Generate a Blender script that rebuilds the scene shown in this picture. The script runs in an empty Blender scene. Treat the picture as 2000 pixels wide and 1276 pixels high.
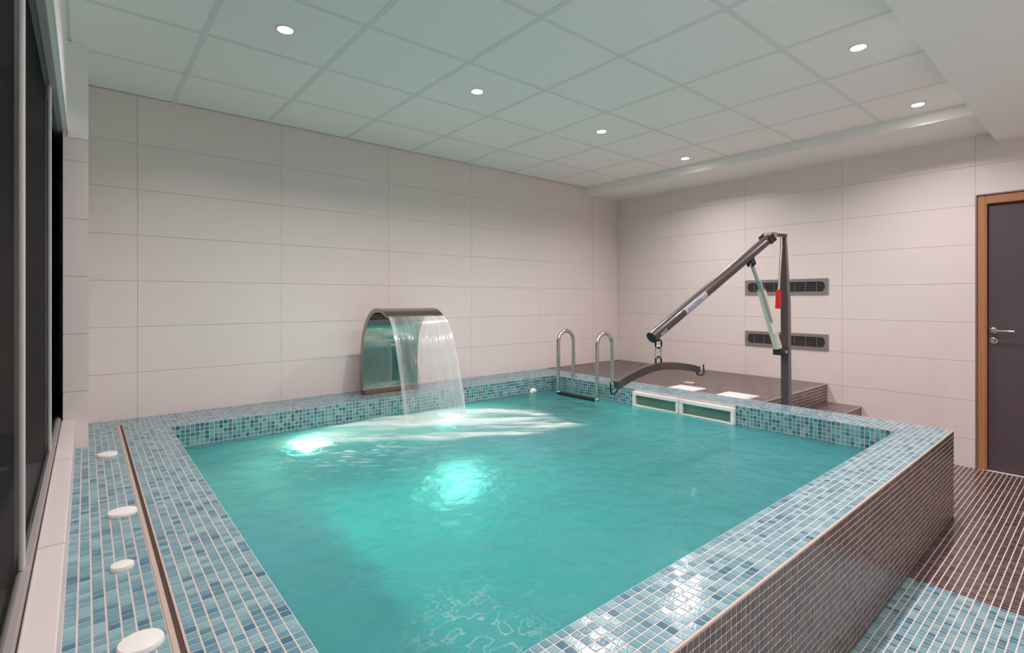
import bpy, bmesh, math, random
import numpy as np
from mathutils import Vector, Matrix

random.seed(7)
RNG = np.random.default_rng(11)
scene = bpy.context.scene
COL = scene.collection
H = 0.52                      # height of the pool coping above the floor

# ------------------------------------------------------------------ camera
YAW = 0.69689
F_PX = 994.93
CAM = Vector((-5.2283, -4.1408, 0.7841 + H))
cd = bpy.data.cameras.new('camera')
cam = bpy.data.objects.new('camera', cd)
COL.objects.link(cam)
cam.location = CAM
cam.rotation_euler = (math.pi / 2, 0, -YAW)
cd.sensor_fit = 'HORIZONTAL'
cd.sensor_width = 36.0
cd.lens = F_PX / 2000 * 36.0
cd.shift_y = -(638 - 583.34) / 2000
cd.clip_start = 0.01
scene.camera = cam

# ------------------------------------------------------------------ world, exposure
w = bpy.data.worlds.new('night')
scene.world = w
w.use_nodes = True
w.node_tree.nodes['Background'].inputs[0].default_value = (0.02, 0.022, 0.03, 1)
w.node_tree.nodes['Background'].inputs[1].default_value = 0.5
vs = scene.view_settings
vs.view_transform = 'Standard'
vs.look = 'None'
vs.gamma = 1.0
vs.use_curve_mapping = False
vs.exposure = 0.27
cy = scene.cycles
cy.max_bounces = 8; cy.diffuse_bounces = 6; cy.glossy_bounces = 3; cy.transmission_bounces = 4; cy.transparent_max_bounces = 8
cy.sample_clamp_indirect = 4.0
SPOT_W = 11.0
ENTRY_FILL_W = 10.0               # each unseen downlight added behind the camera for fill light
                # each ceiling downlight
UNDER_W = 11.0                # each underwater lamp

# ------------------------------------------------------------------ helpers
def s2l(c):
    c = c / 255.0
    return c / 12.92 if c <= 0.04045 else ((c + 0.055) / 1.055) ** 2.4

def rgb(r, g, b):
    return (s2l(r), s2l(g), s2l(b), 1.0)

def new_mat(name):
    m = bpy.data.materials.new(name)
    m.use_nodes = True
    nt = m.node_tree
    return m, nt, nt.nodes['Principled BSDF']

def mat(name, col, rough=0.5, metal=0.0, var=0.06, scale=30.0, bump=0.0, bscale=80.0, spec=0.5, coat=0.0, stretch=None):
    m, nt, b = new_mat(name)
    tc = nt.nodes.new('ShaderNodeTexCoord')
    src = tc.outputs['Object']
    if stretch:
        mp = nt.nodes.new('ShaderNodeMapping')
        mp.inputs['Scale'].default_value = stretch
        nt.links.new(src, mp.inputs['Vector'])
        src = mp.outputs['Vector']
    n = nt.nodes.new('ShaderNodeTexNoise')
    n.inputs['Scale'].default_value = scale
    n.inputs['Detail'].default_value = 4
    nt.links.new(src, n.inputs['Vector'])
    mx = nt.nodes.new('ShaderNodeMix')
    mx.data_type = 'RGBA'
    mx.inputs['A'].default_value = (*[max(0, c * (1 - var)) for c in col[:3]], 1)
    mx.inputs['B'].default_value = (*[min(1, c * (1 + var)) for c in col[:3]], 1)
    nt.links.new(n.outputs['Fac'], mx.inputs['Factor'])
    nt.links.new(mx.outputs['Result'], b.inputs['Base Color'])
    b.inputs['Roughness'].default_value = rough
    b.inputs['Metallic'].default_value = metal
    b.inputs['Specular IOR Level'].default_value = spec
    b.inputs['Coat Weight'].default_value = coat
    if bump > 0:
        n2 = nt.nodes.new('ShaderNodeTexNoise')
        n2.inputs['Scale'].default_value = bscale
        n2.inputs['Detail'].default_value = 3
        nt.links.new(src, n2.inputs['Vector'])
        bp = nt.nodes.new('ShaderNodeBump')
        bp.inputs['Strength'].default_value = bump
        bp.inputs['Distance'].default_value = 0.002
        nt.links.new(n2.outputs['Fac'], bp.inputs['Height'])
        nt.links.new(bp.outputs['Normal'], b.inputs['Normal'])
    return m

def emit_mat(name, col, strength):
    m, nt, b = new_mat(name)
    b.inputs['Base Color'].default_value = (0.8, 0.8, 0.8, 1)
    b.inputs['Emission Color'].default_value = col
    b.inputs['Emission Strength'].default_value = strength
    return m

def tile_mat(name, stops, rough=0.14, coat=0.3):
    """Glazed mosaic: each tile's own 'tint' picks its colour."""
    m, nt, b = new_mat(name)
    at = nt.nodes.new('ShaderNodeAttribute')
    at.attribute_name = 'tint'
    rp = nt.nodes.new('ShaderNodeValToRGB')
    rp.color_ramp.interpolation = 'LINEAR'
    el = rp.color_ramp.elements
    el[0].position, el[0].color = stops[0]
    el[1].position, el[1].color = stops[-1]
    for p, c in stops[1:-1]:
        e = el.new(p)
        e.color = c
    nt.links.new(at.outputs['Fac'], rp.inputs['Fac'])
    tc = nt.nodes.new('ShaderNodeTexCoord')
    n = nt.nodes.new('ShaderNodeTexNoise')
    n.inputs['Scale'].default_value = 160
    n.inputs['Detail'].default_value = 3
    nt.links.new(tc.outputs['Object'], n.inputs['Vector'])
    mr = nt.nodes.new('ShaderNodeMapRange')
    mr.inputs['To Min'].default_value = 0.82
    mr.inputs['To Max'].default_value = 1.18
    nt.links.new(n.outputs['Fac'], mr.inputs['Value'])
    mx = nt.nodes.new('ShaderNodeVectorMath')
    mx.operation = 'SCALE'
    nt.links.new(rp.outputs['Color'], mx.inputs[0])
    nt.links.new(mr.outputs['Result'], mx.inputs['Scale'])
    nt.links.new(mx.outputs['Vector'], b.inputs['Base Color'])
    b.inputs['Roughness'].default_value = rough
    b.inputs['Coat Weight'].default_value = coat
    b.inputs['Coat Roughness'].default_value = 0.05
    bp = nt.nodes.new('ShaderNodeBump')
    bp.inputs['Strength'].default_value = 0.12
    bp.inputs['Distance'].default_value = 0.002
    nt.links.new(n.outputs['Fac'], bp.inputs['Height'])
    nt.links.new(bp.outputs['Normal'], b.inputs['Normal'])
    return m

def tag(o, label=None, cat=None, group=None, kind=None):
    if label: o['label'] = label
    if cat: o['category'] = cat
    if group: o['group'] = group
    if kind: o['kind'] = kind
    return o

def empty(name, loc=(0, 0, 0), parent=None):
    o = bpy.data.objects.new(name, None)
    COL.objects.link(o)
    o.location = loc
    o.empty_display_size = 0.1
    if parent: setp(o, parent)
    return o

def setp(o, parent):
    """parent with the child's coordinates kept in world space"""
    o.parent = parent
    o.matrix_parent_inverse = wmat(parent).inverted()

def wmat(o):
    m = Matrix.LocRotScale(o.location, o.rotation_euler, o.scale)
    if o.parent:
        m = wmat(o.parent) @ o.matrix_parent_inverse @ m
    return m

def obj(name, bm, material, parent=None, smooth=False):
    me = bpy.data.meshes.new(name)
    bm.normal_update()
    if smooth:
        for f in bm.faces: f.smooth = True
    bm.to_mesh(me)
    bm.free()
    if material: me.materials.append(material)
    if smooth: me.set_sharp_from_angle(angle=math.radians(40))
    o = bpy.data.objects.new(name, me)
    COL.objects.link(o)
    if parent: setp(o, parent)
    return o

def add_box(bm, x0, x1, y0, y1, z0, z1, bev=0.0):
    x0, x1 = min(x0, x1), max(x0, x1); y0, y1 = min(y0, y1), max(y0, y1); z0, z1 = min(z0, z1), max(z0, z1)
    g = bmesh.ops.create_cube(bm, size=1.0)
    vs_ = g['verts']
    for v in vs_:
        v.co = Vector(((x0 + x1) / 2 + v.co.x * (x1 - x0), (y0 + y1) / 2 + v.co.y * (y1 - y0), (z0 + z1) / 2 + v.co.z * (z1 - z0)))
    if bev > 0:
        es = list({e for v in vs_ for e in v.link_edges})
        bmesh.ops.bevel(bm, geom=es, offset=bev, segments=2, affect='EDGES')

def box(name, b, material, parent=None, bev=0.0):
    bm = bmesh.new()
    add_box(bm, *b, bev=bev)
    return obj(name, bm, material, parent)

def add_prism(bm, c0, c1, r0, r1, n=20, caps=True):
    c0, c1 = Vector(c0), Vector(c1)
    d = (c1 - c0).normalized()
    a = d.orthogonal().normalized()
    b = d.cross(a)
    R0, R1 = [], []
    for k in range(n):
        t = 2 * math.pi * k / n
        e = a * math.cos(t) + b * math.sin(t)
        R0.append(bm.verts.new(c0 + e * r0)); R1.append(bm.verts.new(c1 + e * r1))
    for k in range(n):
        bm.faces.new((R0[k], R0[(k + 1) % n], R1[(k + 1) % n], R1[k]))
    if caps:
        bm.faces.new(list(reversed(R0))); bm.faces.new(R1)

def cyl(name, c0, c1, r0, material, parent=None, r1=None, n=20):
    bm = bmesh.new()
    add_prism(bm, c0, c1, r0, r0 if r1 is None else r1, n)
    return obj(name, bm, material, parent, smooth=True)

def add_tube(bm, pts, r, n=14, rect=None, up=None):
    """Sweep a circle (or a rect w x h) along pts."""
    pts = [Vector(p) for p in pts]
    rings = []
    prev = None
    for i, p in enumerate(pts):
        if i == 0: t = pts[1] - pts[0]
        elif i == len(pts) - 1: t = pts[-1] - pts[-2]
        else: t = (pts[i + 1] - pts[i]).normalized() + (pts[i] - pts[i - 1]).normalized()
        t.normalize()
        if up is not None:
            side = t.cross(Vector(up)).normalized()
        elif prev is None:
            side = t.orthogonal().normalized()
        else:
            side = (prev - t * prev.dot(t)).normalized()
        prev = side
        b = side.cross(t)
        ring = []
        if rect:
            for sx, sz in ((-1, -1), (1, -1), (1, 1), (-1, 1)):
                ring.append(bm.verts.new(p + side * sx * rect[0] / 2 + b * sz * rect[1] / 2))
        else:
            for k in range(n):
                a = 2 * math.pi * k / n
                ring.append(bm.verts.new(p + side * math.cos(a) * r + b * math.sin(a) * r))
        rings.append(ring)
    m = len(rings[0])
    for A, B in zip(rings, rings[1:]):
        for k in range(m):
            bm.faces.new((A[k], A[(k + 1) % m], B[(k + 1) % m], B[k]))
    bm.faces.new(list(reversed(rings[0]))); bm.faces.new(rings[-1])
    bmesh.ops.recalc_face_normals(bm, faces=bm.faces)

def tube(name, pts, r, material, parent=None, n=14, rect=None, up=None):
    bm = bmesh.new()
    add_tube(bm, pts, r, n, rect, up)
    return obj(name, bm, material, parent, smooth=not rect)

def lathe(name, prof, center, axis, material, parent=None, n=40):
    """prof: list of (radius, height) along axis"""
    bm = bmesh.new()
    d = Vector(axis).normalized()
    a = d.orthogonal().normalized(); b = d.cross(a)
    c = Vector(center)
    rings = []
    for r, h in prof:
        if r < 1e-6:
            rings.append([bm.verts.new(c + d * h)])
        else:
            rings.append([bm.verts.new(c + d * h + (a * math.cos(2 * math.pi * k / n) + b * math.sin(2 * math.pi * k / n)) * r) for k in range(n)])
    for A, B in zip(rings, rings[1:]):
        for k in range(n):
            k2 = (k + 1) % n
            if len(A) == 1 and len(B) == 1: continue
            if len(A) == 1: bm.faces.new((A[0], B[k2], B[k]))
            elif len(B) == 1: bm.faces.new((A[k], A[k2], B[0]))
            else: bm.faces.new((A[k], A[k2], B[k2], B[k]))
    bmesh.ops.recalc_face_normals(bm, faces=bm.faces)
    return obj(name, bm, material, parent, smooth=True)

def np_mesh(name, verts, quads, material, parent=None, attrs=None, smooth=False):
    me = bpy.data.meshes.new(name)
    nv, nf = len(verts), len(quads)
    me.vertices.add(nv)
    me.vertices.foreach_set('co', np.asarray(verts, np.float32).ravel())
    me.loops.add(nf * 4)
    me.loops.foreach_set('vertex_index', np.asarray(quads, np.int32).ravel())
    me.polygons.add(nf)
    me.polygons.foreach_set('loop_start', np.arange(0, nf * 4, 4, dtype=np.int32))
    me.update(calc_edges=True)
    me.validate()
    me.polygons.foreach_set('use_smooth', np.full(len(me.polygons), smooth))
    for k, v in (attrs or {}).items():
        a = me.attributes.new(k, 'FLOAT', 'POINT')
        a.data.foreach_set('value', np.asarray(v, np.float32))
    me.materials.append(material)
    o = bpy.data.objects.new(name, me)
    COL.objects.link(o)
    if parent: setp(o, parent)
    return o

FW = Vector((math.sin(YAW), math.cos(YAW), 0)); RT = Vector((math.cos(YAW), -math.sin(YAW), 0))

# ---- mosaics: strips collect tiles, finish() lays the largest 300 one by one and joins the rest
class Mosaic:
    def __init__(self): self.t = []
    def strip(self, o, U, V, N, lu, lv, pitch=0.0262, skip=None, tint=None):
        o, U, V, N = (np.array(x, float) for x in (o, U, V, N))
        nu, nv = max(1, round(lu / pitch)), max(1, round(lv / pitch))
        pu, pv = lu / nu, lv / nv
        for i in range(nu):
            for j in range(nv):
                c = o + U * pu * (i + .5) + V * pv * (j + .5)
                if skip and skip(c): continue
                self.t.append((c, U, V, N, pu, pv))
        return self
    def finish(self, parent, material, top=300, gap=0.0033, proud=0.0012, name='mosaic_tile'):
        n = len(self.t)
        C = np.array([x[0] for x in self.t]); U = np.array([x[1] for x in self.t]); V = np.array([x[2] for x in self.t])
        N = np.array([x[3] for x in self.t]); pu = np.array([x[4] for x in self.t]); pv = np.array([x[5] for x in self.t])
        d = C - np.array(CAM)
        z = d @ np.array(FW); x = d @ np.array(RT); y = d[:, 2]
        zz = np.maximum(z, 1e-3)
        px = 1000 + F_PX * x / zz; py = 583.3 - F_PX * y / zz
        face = -(d * N).sum(1) / np.linalg.norm(d, axis=1)
        area = np.where((z > .1) & (px > 0) & (px < 2000) & (py > 0) & (py < 1276), face / zz ** 2, -1)
        order = np.argsort(-area)
        tint = RNG.random(n)
        single = [k for k in order[:top] if area[k] > 0]
        sset = np.zeros(n, bool); sset[single] = True
        NV = 12
        variants = {}
        for k in single:
            key = (int(tint[k] * NV), round(pu[k], 5), round(pv[k], 5))
            if key not in variants:
                hu, hv = (pu[k] - gap) / 2, (pv[k] - gap) / 2
                vv = [(-hu, -hv, -.002), (hu, -hv, -.002), (hu, hv, -.002), (-hu, hv, -.002)]
                i_ = .0007
                vv += [(-hu + i_, -hv + i_, proud), (hu - i_, -hv + i_, proud), (hu - i_, hv - i_, proud), (-hu + i_, hv - i_, proud)]
                me = bpy.data.meshes.new(name)
                me.from_pydata(vv, [], [(4, 5, 6, 7), (0, 1, 5, 4), (1, 2, 6, 5), (2, 3, 7, 6), (3, 0, 4, 7)])
                a = me.attributes.new('tint', 'FLOAT', 'POINT')
                a.data.foreach_set('value', np.full(8, (key[0] + .5) / NV, np.float32))
                me.materials.append(material)
                variants[key] = me
            o = bpy.data.objects.new(name, variants[key])
            tu, tv = random.gauss(0, .013), random.gauss(0, .013)
            u, v_, n_ = Vector(U[k]), Vector(V[k]), Vector(N[k])
            M = Matrix((u, v_, n_)).transposed().to_4x4()
            M.translation = Vector(C[k])
            M = M @ Matrix.Rotation(tu, 4, 'X') @ Matrix.Rotation(tv, 4, 'Y')
            COL.objects.link(o)
            o.parent = parent
            o.matrix_parent_inverse = wmat(parent).inverted()
            o.matrix_basis = M
        r = ~sset
        m = r.sum()
        if m == 0: return
        C, U, V, N, pu, pv, tint = C[r], U[r], V[r], N[r], pu[r], pv[r], tint[r]
        hu = ((pu - gap) / 2)[:, None]; hv = ((pv - gap) / 2)[:, None]
        P = []
        for su, sv in ((-1, -1), (1, -1), (1, 1), (-1, 1)):
            P.append(C + U * hu * su + V * hv * sv - N * .002)
        tl = RNG.normal(0, .013, (m, 2))
        for su, sv in ((-1, -1), (1, -1), (1, 1), (-1, 1)):
            dz = proud + (tl[:, :1] * su * hu + tl[:, 1:] * sv * hv)
            P.append(C + U * (hu - .0007) * su + V * (hv - .0007) * sv + N * dz)
        verts = np.stack(P, 1).reshape(-1, 3)
        base = (np.arange(m) * 8)[:, None, None]
        q = np.array([(4, 5, 6, 7), (0, 1, 5, 4), (1, 2, 6, 5), (2, 3, 7, 6), (3, 0, 4, 7)])[None]
        o = np_mesh(name + 's', verts, (base + q).reshape(-1, 4), material, parent, {'tint': np.repeat(tint, 8)})
        o['kind'] = 'stuff'
        return o

def text_mesh(name, body, size, material, parent, M, extrude=0.0004):
    cu = bpy.data.curves.new(name, 'FONT')
    cu.body = body; cu.size = size; cu.extrude = extrude
    cu.align_x = 'CENTER'; cu.align_y = 'CENTER'
    t = bpy.data.objects.new(name, cu)
    COL.objects.link(t)
    bpy.context.view_layer.update()
    me = bpy.data.meshes.new_from_object(t.evaluated_get(bpy.context.evaluated_depsgraph_get()))
    bpy.data.objects.remove(t)
    me.name = name
    me.transform(M)
    me.materials.clear(); me.materials.append(material)
    o = bpy.data.objects.new(name, me)
    COL.objects.link(o)
    if parent: setp(o, parent)
    return o

# ------------------------------------------------------------------ materials
M = {}
M['wall_tile'] = mat('wall_tile', rgb(226, 214, 209), 0.32, var=0.02, scale=3, spec=0.4)
M['joint'] = mat('joint', rgb(212, 199, 194), 0.8)
M['plaster'] = mat('plaster', rgb(238, 234, 230), 0.7, var=0.015, scale=4)
M['ceiling_tile'] = mat('ceiling_tile', rgb(246, 239, 235), 0.85, var=0.03, scale=220, bump=0.25, bscale=350)
M['tbar'] = mat('tbar', rgb(226, 224, 220), 0.45, var=0.02)
M['grout'] = mat('grout', rgb(220, 202, 196), 0.75, var=0.08, scale=60)
M['blue_grout'] = mat('blue_grout', rgb(206, 190, 185), 0.7, var=0.08, scale=60)
M['blue'] = tile_mat('blue_mosaic', [(0, rgb(56, 102, 124)), (.07, rgb(70, 120, 138)), (.18, rgb(92, 138, 152)), (.45, rgb(106, 150, 161)), (.75, rgb(118, 160, 168)), (1, rgb(136, 174, 178))])
M['teal'] = tile_mat('teal_mosaic', [(0, rgb(36, 94, 112)), (.25, rgb(56, 122, 134)), (.6, rgb(84, 148, 152)), (1, rgb(116, 172, 168))])
M['brown'] = tile_mat('brown_mosaic', [(0, rgb(62, 50, 49)), (.5, rgb(80, 66, 64)), (1, rgb(100, 83, 80))], rough=0.28, coat=0.25)
M['bench'] = mat('bench_lining', rgb(240, 216, 208), 0.5, var=0.12, scale=25)
M['tank'] = mat('tank_lining', rgb(112, 202, 196), 0.5, var=0.12, scale=25)
M['steel'] = mat('brushed_steel', rgb(200, 196, 188), 0.2, 1.0, var=0.05, scale=40, stretch=(1, 1, .1))
M['spout'] = mat('spout_steel', rgb(158, 146, 134), 0.22, 1.0, var=0.06, scale=30)
M['warm_reflection'] = mat('warm_reflection_steel', rgb(176, 136, 112), 0.25, 0.9, var=0.1)  # colour of the reflection painted at the spout's foot
M['mirror'] = mat('polished_steel', rgb(156, 160, 152), 0.05, 1.0, var=0.02)
M['white_plastic'] = mat('white_plastic', rgb(236, 232, 226), 0.35, var=0.02)
M['dark_metal'] = mat('dark_paint', rgb(70, 60, 60), 0.32, 0.0, var=0.05, coat=0.4)
M['black'] = mat('black_plastic', rgb(24, 24, 24), 0.65, var=0.1)
M['chrome'] = mat('chrome', rgb(205, 205, 200), 0.1, 1.0, var=0.02)
M['dull'] = mat('dull_steel', rgb(176, 176, 170), 0.35, 0.6, var=0.06)
M['cream'] = mat('cream_paint', rgb(212, 204, 186), 0.35, var=0.03)
M['red'] = mat('red_rubber', rgb(190, 22, 26), 0.4, var=0.06)
M['label'] = mat('label_paper', rgb(228, 224, 228), 0.4, var=0.02)
M['ink'] = mat('ink_blue', rgb(128, 132, 158), 0.5)
M['ink_red'] = mat('ink_red', rgb(210, 130, 130), 0.5)
M['white_ink'] = mat('white_ink', rgb(225, 220, 218), 0.5)
M['vent'] = mat('vent_metal', rgb(150, 138, 137), 0.4, 0.4, var=0.03)
M['vent_dark'] = mat('vent_dark', rgb(26, 25, 28), 0.7)
M['slat'] = mat('vent_slat', rgb(112, 106, 106), 0.4, 0.5)
M['fin'] = mat('dark_fin', rgb(40, 35, 35), 0.5, var=0.1, scale=8, stretch=(4, 4, .4))
M['ledge'] = mat('dark_ledge', rgb(84, 80, 84), 0.6, var=0.08)
M['alu'] = mat('aluminium', rgb(222, 218, 214), 0.4, 0.1, var=0.03)
M['alu_dark'] = mat('aluminium_grey', rgb(176, 168, 164), 0.4, 0.2, var=0.03)  # greyer aluminium of the window rails
M['gasket'] = mat('gasket', rgb(52, 46, 44), 0.8, var=0.3, scale=50)
M['wood'] = mat('oak', rgb(178, 122, 78), 0.45, var=0.28, scale=14, stretch=(6, 6, .35))
M['door'] = mat('door_laminate', rgb(84, 72, 76), 0.45, var=0.05, scale=20, stretch=(5, 5, .3))
M['trim'] = mat('edge_trim', rgb(190, 170, 156), 0.5)
M['slot_dark'] = mat('slot_brown', rgb(70, 48, 36), 0.6, var=0.25)
M['lamp'] = emit_mat('lamp_glow', (1, 0.96, 0.92, 1), 40)
M['ulamp'] = emit_mat('underwater_glow', (0.9, 1.0, 0.85, 1), 1.5)

# glass for the windows: reflects, lets light pass
def glass_mat():
    m, nt, b = new_mat('window_glass')
    nt.nodes.remove(b)
    out = nt.nodes['Material Output']
    tr = nt.nodes.new('ShaderNodeBsdfTransparent'); tr.inputs[0].default_value = (0.85, 0.87, 0.87, 1)
    gl = nt.nodes.new('ShaderNodeBsdfGlossy'); gl.inputs['Roughness'].default_value = 0.03
    fr = nt.nodes.new('ShaderNodeFresnel'); fr.inputs['IOR'].default_value = 1.12
    mx = nt.nodes.new('ShaderNodeMixShader')
    ml = nt.nodes.new('ShaderNodeMath'); ml.operation = 'MULTIPLY'; ml.inputs[1].default_value = 0.06   # reflection cut down so the panes stay dark
    nt.links.new(fr.outputs[0], ml.inputs[0]); nt.links.new(ml.outputs[0], mx.inputs[0]); nt.links.new(tr.outputs[0], mx.inputs[1]); nt.links.new(gl.outputs[0], mx.inputs[2])
    nt.links.new(mx.outputs[0], out.inputs['Surface'])
    return m
M['glass'] = glass_mat()

def water_mat():
    """Aerated pool water: a rippled glossy surface over a cloudy turquoise body."""
    m, nt, b = new_mat('pool_water')
    nt.nodes.remove(b)
    out = nt.nodes['Material Output']
    N = nt.nodes.new; L = nt.links.new
    tc = N('ShaderNodeTexCoord')
    n1 = N('ShaderNodeTexNoise'); n1.inputs['Scale'].default_value = 11; n1.inputs['Detail'].default_value = 8; n1.inputs['Roughness'].default_value = 0.6; n1.inputs['Distortion'].default_value = 0.8
    L(tc.outputs['Object'], n1.inputs['Vector'])
    bp = N('ShaderNodeBump'); bp.inputs['Strength'].default_value = 0.7; bp.inputs['Distance'].default_value = 0.016
    L(n1.outputs['Fac'], bp.inputs['Height'])
    tr = N('ShaderNodeBsdfRefraction'); tr.inputs['Color'].default_value = (0.17, 0.75, 0.71, 1); tr.inputs['Roughness'].default_value = 0.38; tr.inputs['IOR'].default_value = 1.33
    L(bp.outputs[0], tr.inputs['Normal'])
    df = N('ShaderNodeBsdfDiffuse'); df.inputs['Color'].default_value = rgb(102, 168, 200)
    tl = N('ShaderNodeBsdfTranslucent'); tl.inputs['Color'].default_value = rgb(128, 205, 198)
    ad = N('ShaderNodeMixShader'); ad.inputs[0].default_value = 0.4
    L(df.outputs[0], ad.inputs[1]); L(tl.outputs[0], ad.inputs[2])
    n2 = N('ShaderNodeTexNoise'); n2.inputs['Scale'].default_value = 1.3; n2.inputs['Detail'].default_value = 6; n2.inputs['Roughness'].default_value = 0.62
    L(tc.outputs['Object'], n2.inputs['Vector'])
    mr = N('ShaderNodeMapRange'); mr.inputs['From Min'].default_value = 0.3; mr.inputs['From Max'].default_value = 0.7
    mr.inputs['To Min'].default_value = 0.26; mr.inputs['To Max'].default_value = 0.56
    L(n2.outputs['Fac'], mr.inputs['Value'])
    body = N('ShaderNodeMixShader')
    L(mr.outputs[0], body.inputs[0]); L(tr.outputs[0], body.inputs[1]); L(ad.outputs[0], body.inputs[2])
    gl = N('ShaderNodeBsdfGlossy'); gl.inputs['Roughness'].default_value = 0.07
    L(bp.outputs[0], gl.inputs['Normal'])
    fr = N('ShaderNodeFresnel'); fr.inputs['IOR'].default_value = 1.33
    L(bp.outputs[0], fr.inputs['Normal'])
    mx = N('ShaderNodeMixShader')
    L(fr.outputs[0], mx.inputs[0]); L(body.outputs[0], mx.inputs[1]); L(gl.outputs[0], mx.inputs[2])
    L(mx.outputs[0], out.inputs['Surface'])
    return m
M['water'] = water_mat()

def froth_mat(name, col, attr='froth', gloss=0.15):
    """White water: bubbles as dense as the mesh's own 'density' attribute says."""
    m, nt, b = new_mat(name)
    nt.nodes.remove(b)
    out = nt.nodes['Material Output']
    N = nt.nodes.new; L = nt.links.new
    at = N('ShaderNodeAttribute'); at.attribute_name = attr
    tr = N('ShaderNodeBsdfTransparent'); tr.inputs[0].default_value = (0.97, 1, 0.99, 1)
    df = N('ShaderNodeBsdfDiffuse'); df.inputs['Color'].default_value = col
    tl = N('ShaderNodeBsdfTranslucent'); tl.inputs['Color'].default_value = col
    gl = N('ShaderNodeBsdfGlossy'); gl.inputs['Roughness'].default_value = 0.12
    a = N('ShaderNodeMixShader'); a.inputs[0].default_value = 0.35
    L(df.outputs[0], a.inputs[1]); L(tl.outputs[0], a.inputs[2])
    b2 = N('ShaderNodeMixShader'); b2.inputs[0].default_value = gloss
    L(a.outputs[0], b2.inputs[1]); L(gl.outputs[0], b2.inputs[2])
    mx = N('ShaderNodeMixShader')
    L(at.outputs['Fac'], mx.inputs[0]); L(tr.outputs[0], mx.inputs[1]); L(b2.outputs[0], mx.inputs[2])
    L(mx.outputs[0], out.inputs['Surface'])
    return m
M['foam'] = froth_mat('foam', (0.9, 0.9, 0.88, 1), gloss=0.05)
M['fall'] = froth_mat('falling_water', (0.92, 0.91, 0.91, 1), gloss=0.15)

# ------------------------------------------------------------------ dimensions
ZC = 2.118 + H                # suspended ceiling
ZS = 2.035 + H                # lower edge strip along the right wall
ZB = 1.965 + H                # large soffit over the entrance
XW = -5.273                   # sill front
XL, XR, YB, YF = -4.833, -1.569, -0.418, -3.291   # pool opening
XO, YO = -1.2765, -3.501      # outer faces of the pool
XC = -5.30                    # window wall
YD = -5.9                     # wall behind the camera
SILL = 0.157 + H

# ------------------------------------------------------------------ walls
def tiled_wall(name, bed, fixed, u_edges, z_edges, axis, skip=None):
    wl = box(name, bed, M['joint'])
    tag(wl, kind='structure')
    g = 0.0011
    for a, b in zip(u_edges, u_edges[1:]):
        for c, d in zip(z_edges, z_edges[1:]):
            if skip and skip((a + b) / 2, (c + d) / 2): continue
            dz = random.uniform(0, .0006)
            if axis == 'x': bb = (a + g, b - g, fixed - dz, fixed + .008, c + g, d - g)
            else: bb = (fixed - dz, fixed + .008, a + g, b - g, c + g, d - g)
            box('wall_tile', bb, M['wall_tile'], wl)
    return wl

zr = [-.52, -.3, 0, .3, .6, .9, 1.2, 1.5, 1.8, 2.118]
za = [z + H for z in zr]
wall_back = tiled_wall('wall_back', (-5.6, .15, .003, .15, -.1, 2.85), 0.0,
                       [-5.40, -4.967, -4.073, -3.180, -2.283, -1.380, -.478, 0.0], za[2:], 'x')
# right wall, with the door opening
DY0, DY1, DZ = -4.40, -3.426, 1.578 + H
ye = [-5.9, -5.2, -4.40, -3.426, -2.531, -1.653, -.775, 0.0]
bmw = bmesh.new()
add_box(bmw, .003, .16, DY1, .15, -.1, 2.85); add_box(bmw, .003, .16, YD, DY0, -.1, 2.85); add_box(bmw, .003, .16, DY0, DY1, DZ, 2.85)
wall_right = obj('wall_right', bmw, M['joint'])
tag(wall_right, kind='structure')
zb = za[:-1] + [2.118 + H]
for a, b in zip(ye, ye[1:]):
    for c, d in zip(zb, zb[1:]):
        if (a + b) / 2 < DY1 and (a + b) / 2 > DY0:
            if d <= DZ + .001: continue
            c = max(c, DZ)
        g = .0011
        box('wall_tile', (-random.uniform(0, .0006), .008, a + g, b - g, c + g, d - g), M['wall_tile'], wall_right)
# wall behind the camera
tag(box('wall_front', (-6.2, .15, YD - .15, YD, -.1, 2.85), M['plaster']), kind='structure')

# window wall: header above the windows, low wall below, solid end towards the camera
HEAD = 1.655 + H
bmw = bmesh.new()
add_box(bmw, XC - .018, XC, YD, -.0, HEAD, 2.85)
add_box(bmw, XC - .80, XC - .023, YD, 0.0, -.1, SILL - .09)
add_box(bmw, -5.347, -5.3225, YD, 0.0, SILL - .09, SILL - .031)
add_box(bmw, XC - .032, XC, YD, -5.0, 0, HEAD)
wall_left = obj('wall_left', bmw, M['plaster'])
tag(wall_left, kind='structure')
# tiled pillar in the corner
bmp = bmesh.new(); add_box(bmp, XC - .019, -5.221, -.645, 0, H + .001, ZC + .1)
pil = obj('wall_pillar', bmp, M['joint'])
tag(pil, kind='structure')
zp = [H] + [H + .3 * k for k in range(1, 6)] + [H + 1.62]
for c, d in zip(zp, zp[1:]):
    box('pillar_tile', (XC - .018, -5.217, -.65, -.002, c + .001, d - .001), M['wall_tile'], pil)
box('pillar_top', (XC, -5.217, -.65, -.002, H + 1.621, ZC), M['plaster'], pil)

# white tiled sill
sill = empty('trim_1', (XW, -2.5, SILL)); tag(sill, kind='structure')
ys = [-5.0, -4.2, -3.3, -2.4, -1.5, -.652]
for a, b in zip(ys, ys[1:]):
    box('sill_tile', (-5.322, XW + .004, a + .001, b - .001, SILL - .012, SILL), M['wall_tile'], sill, bev=.002)
    box('sill_front_tile', (XW - .006, XW + .002, a + .001, b - .001, H - .005, SILL - .0125), M['wall_tile'], sill)
box('sill_core', (-5.322, XW - .006, -5.0, -.652, H - .2, SILL - .0121), M['joint'], sill)

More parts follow.
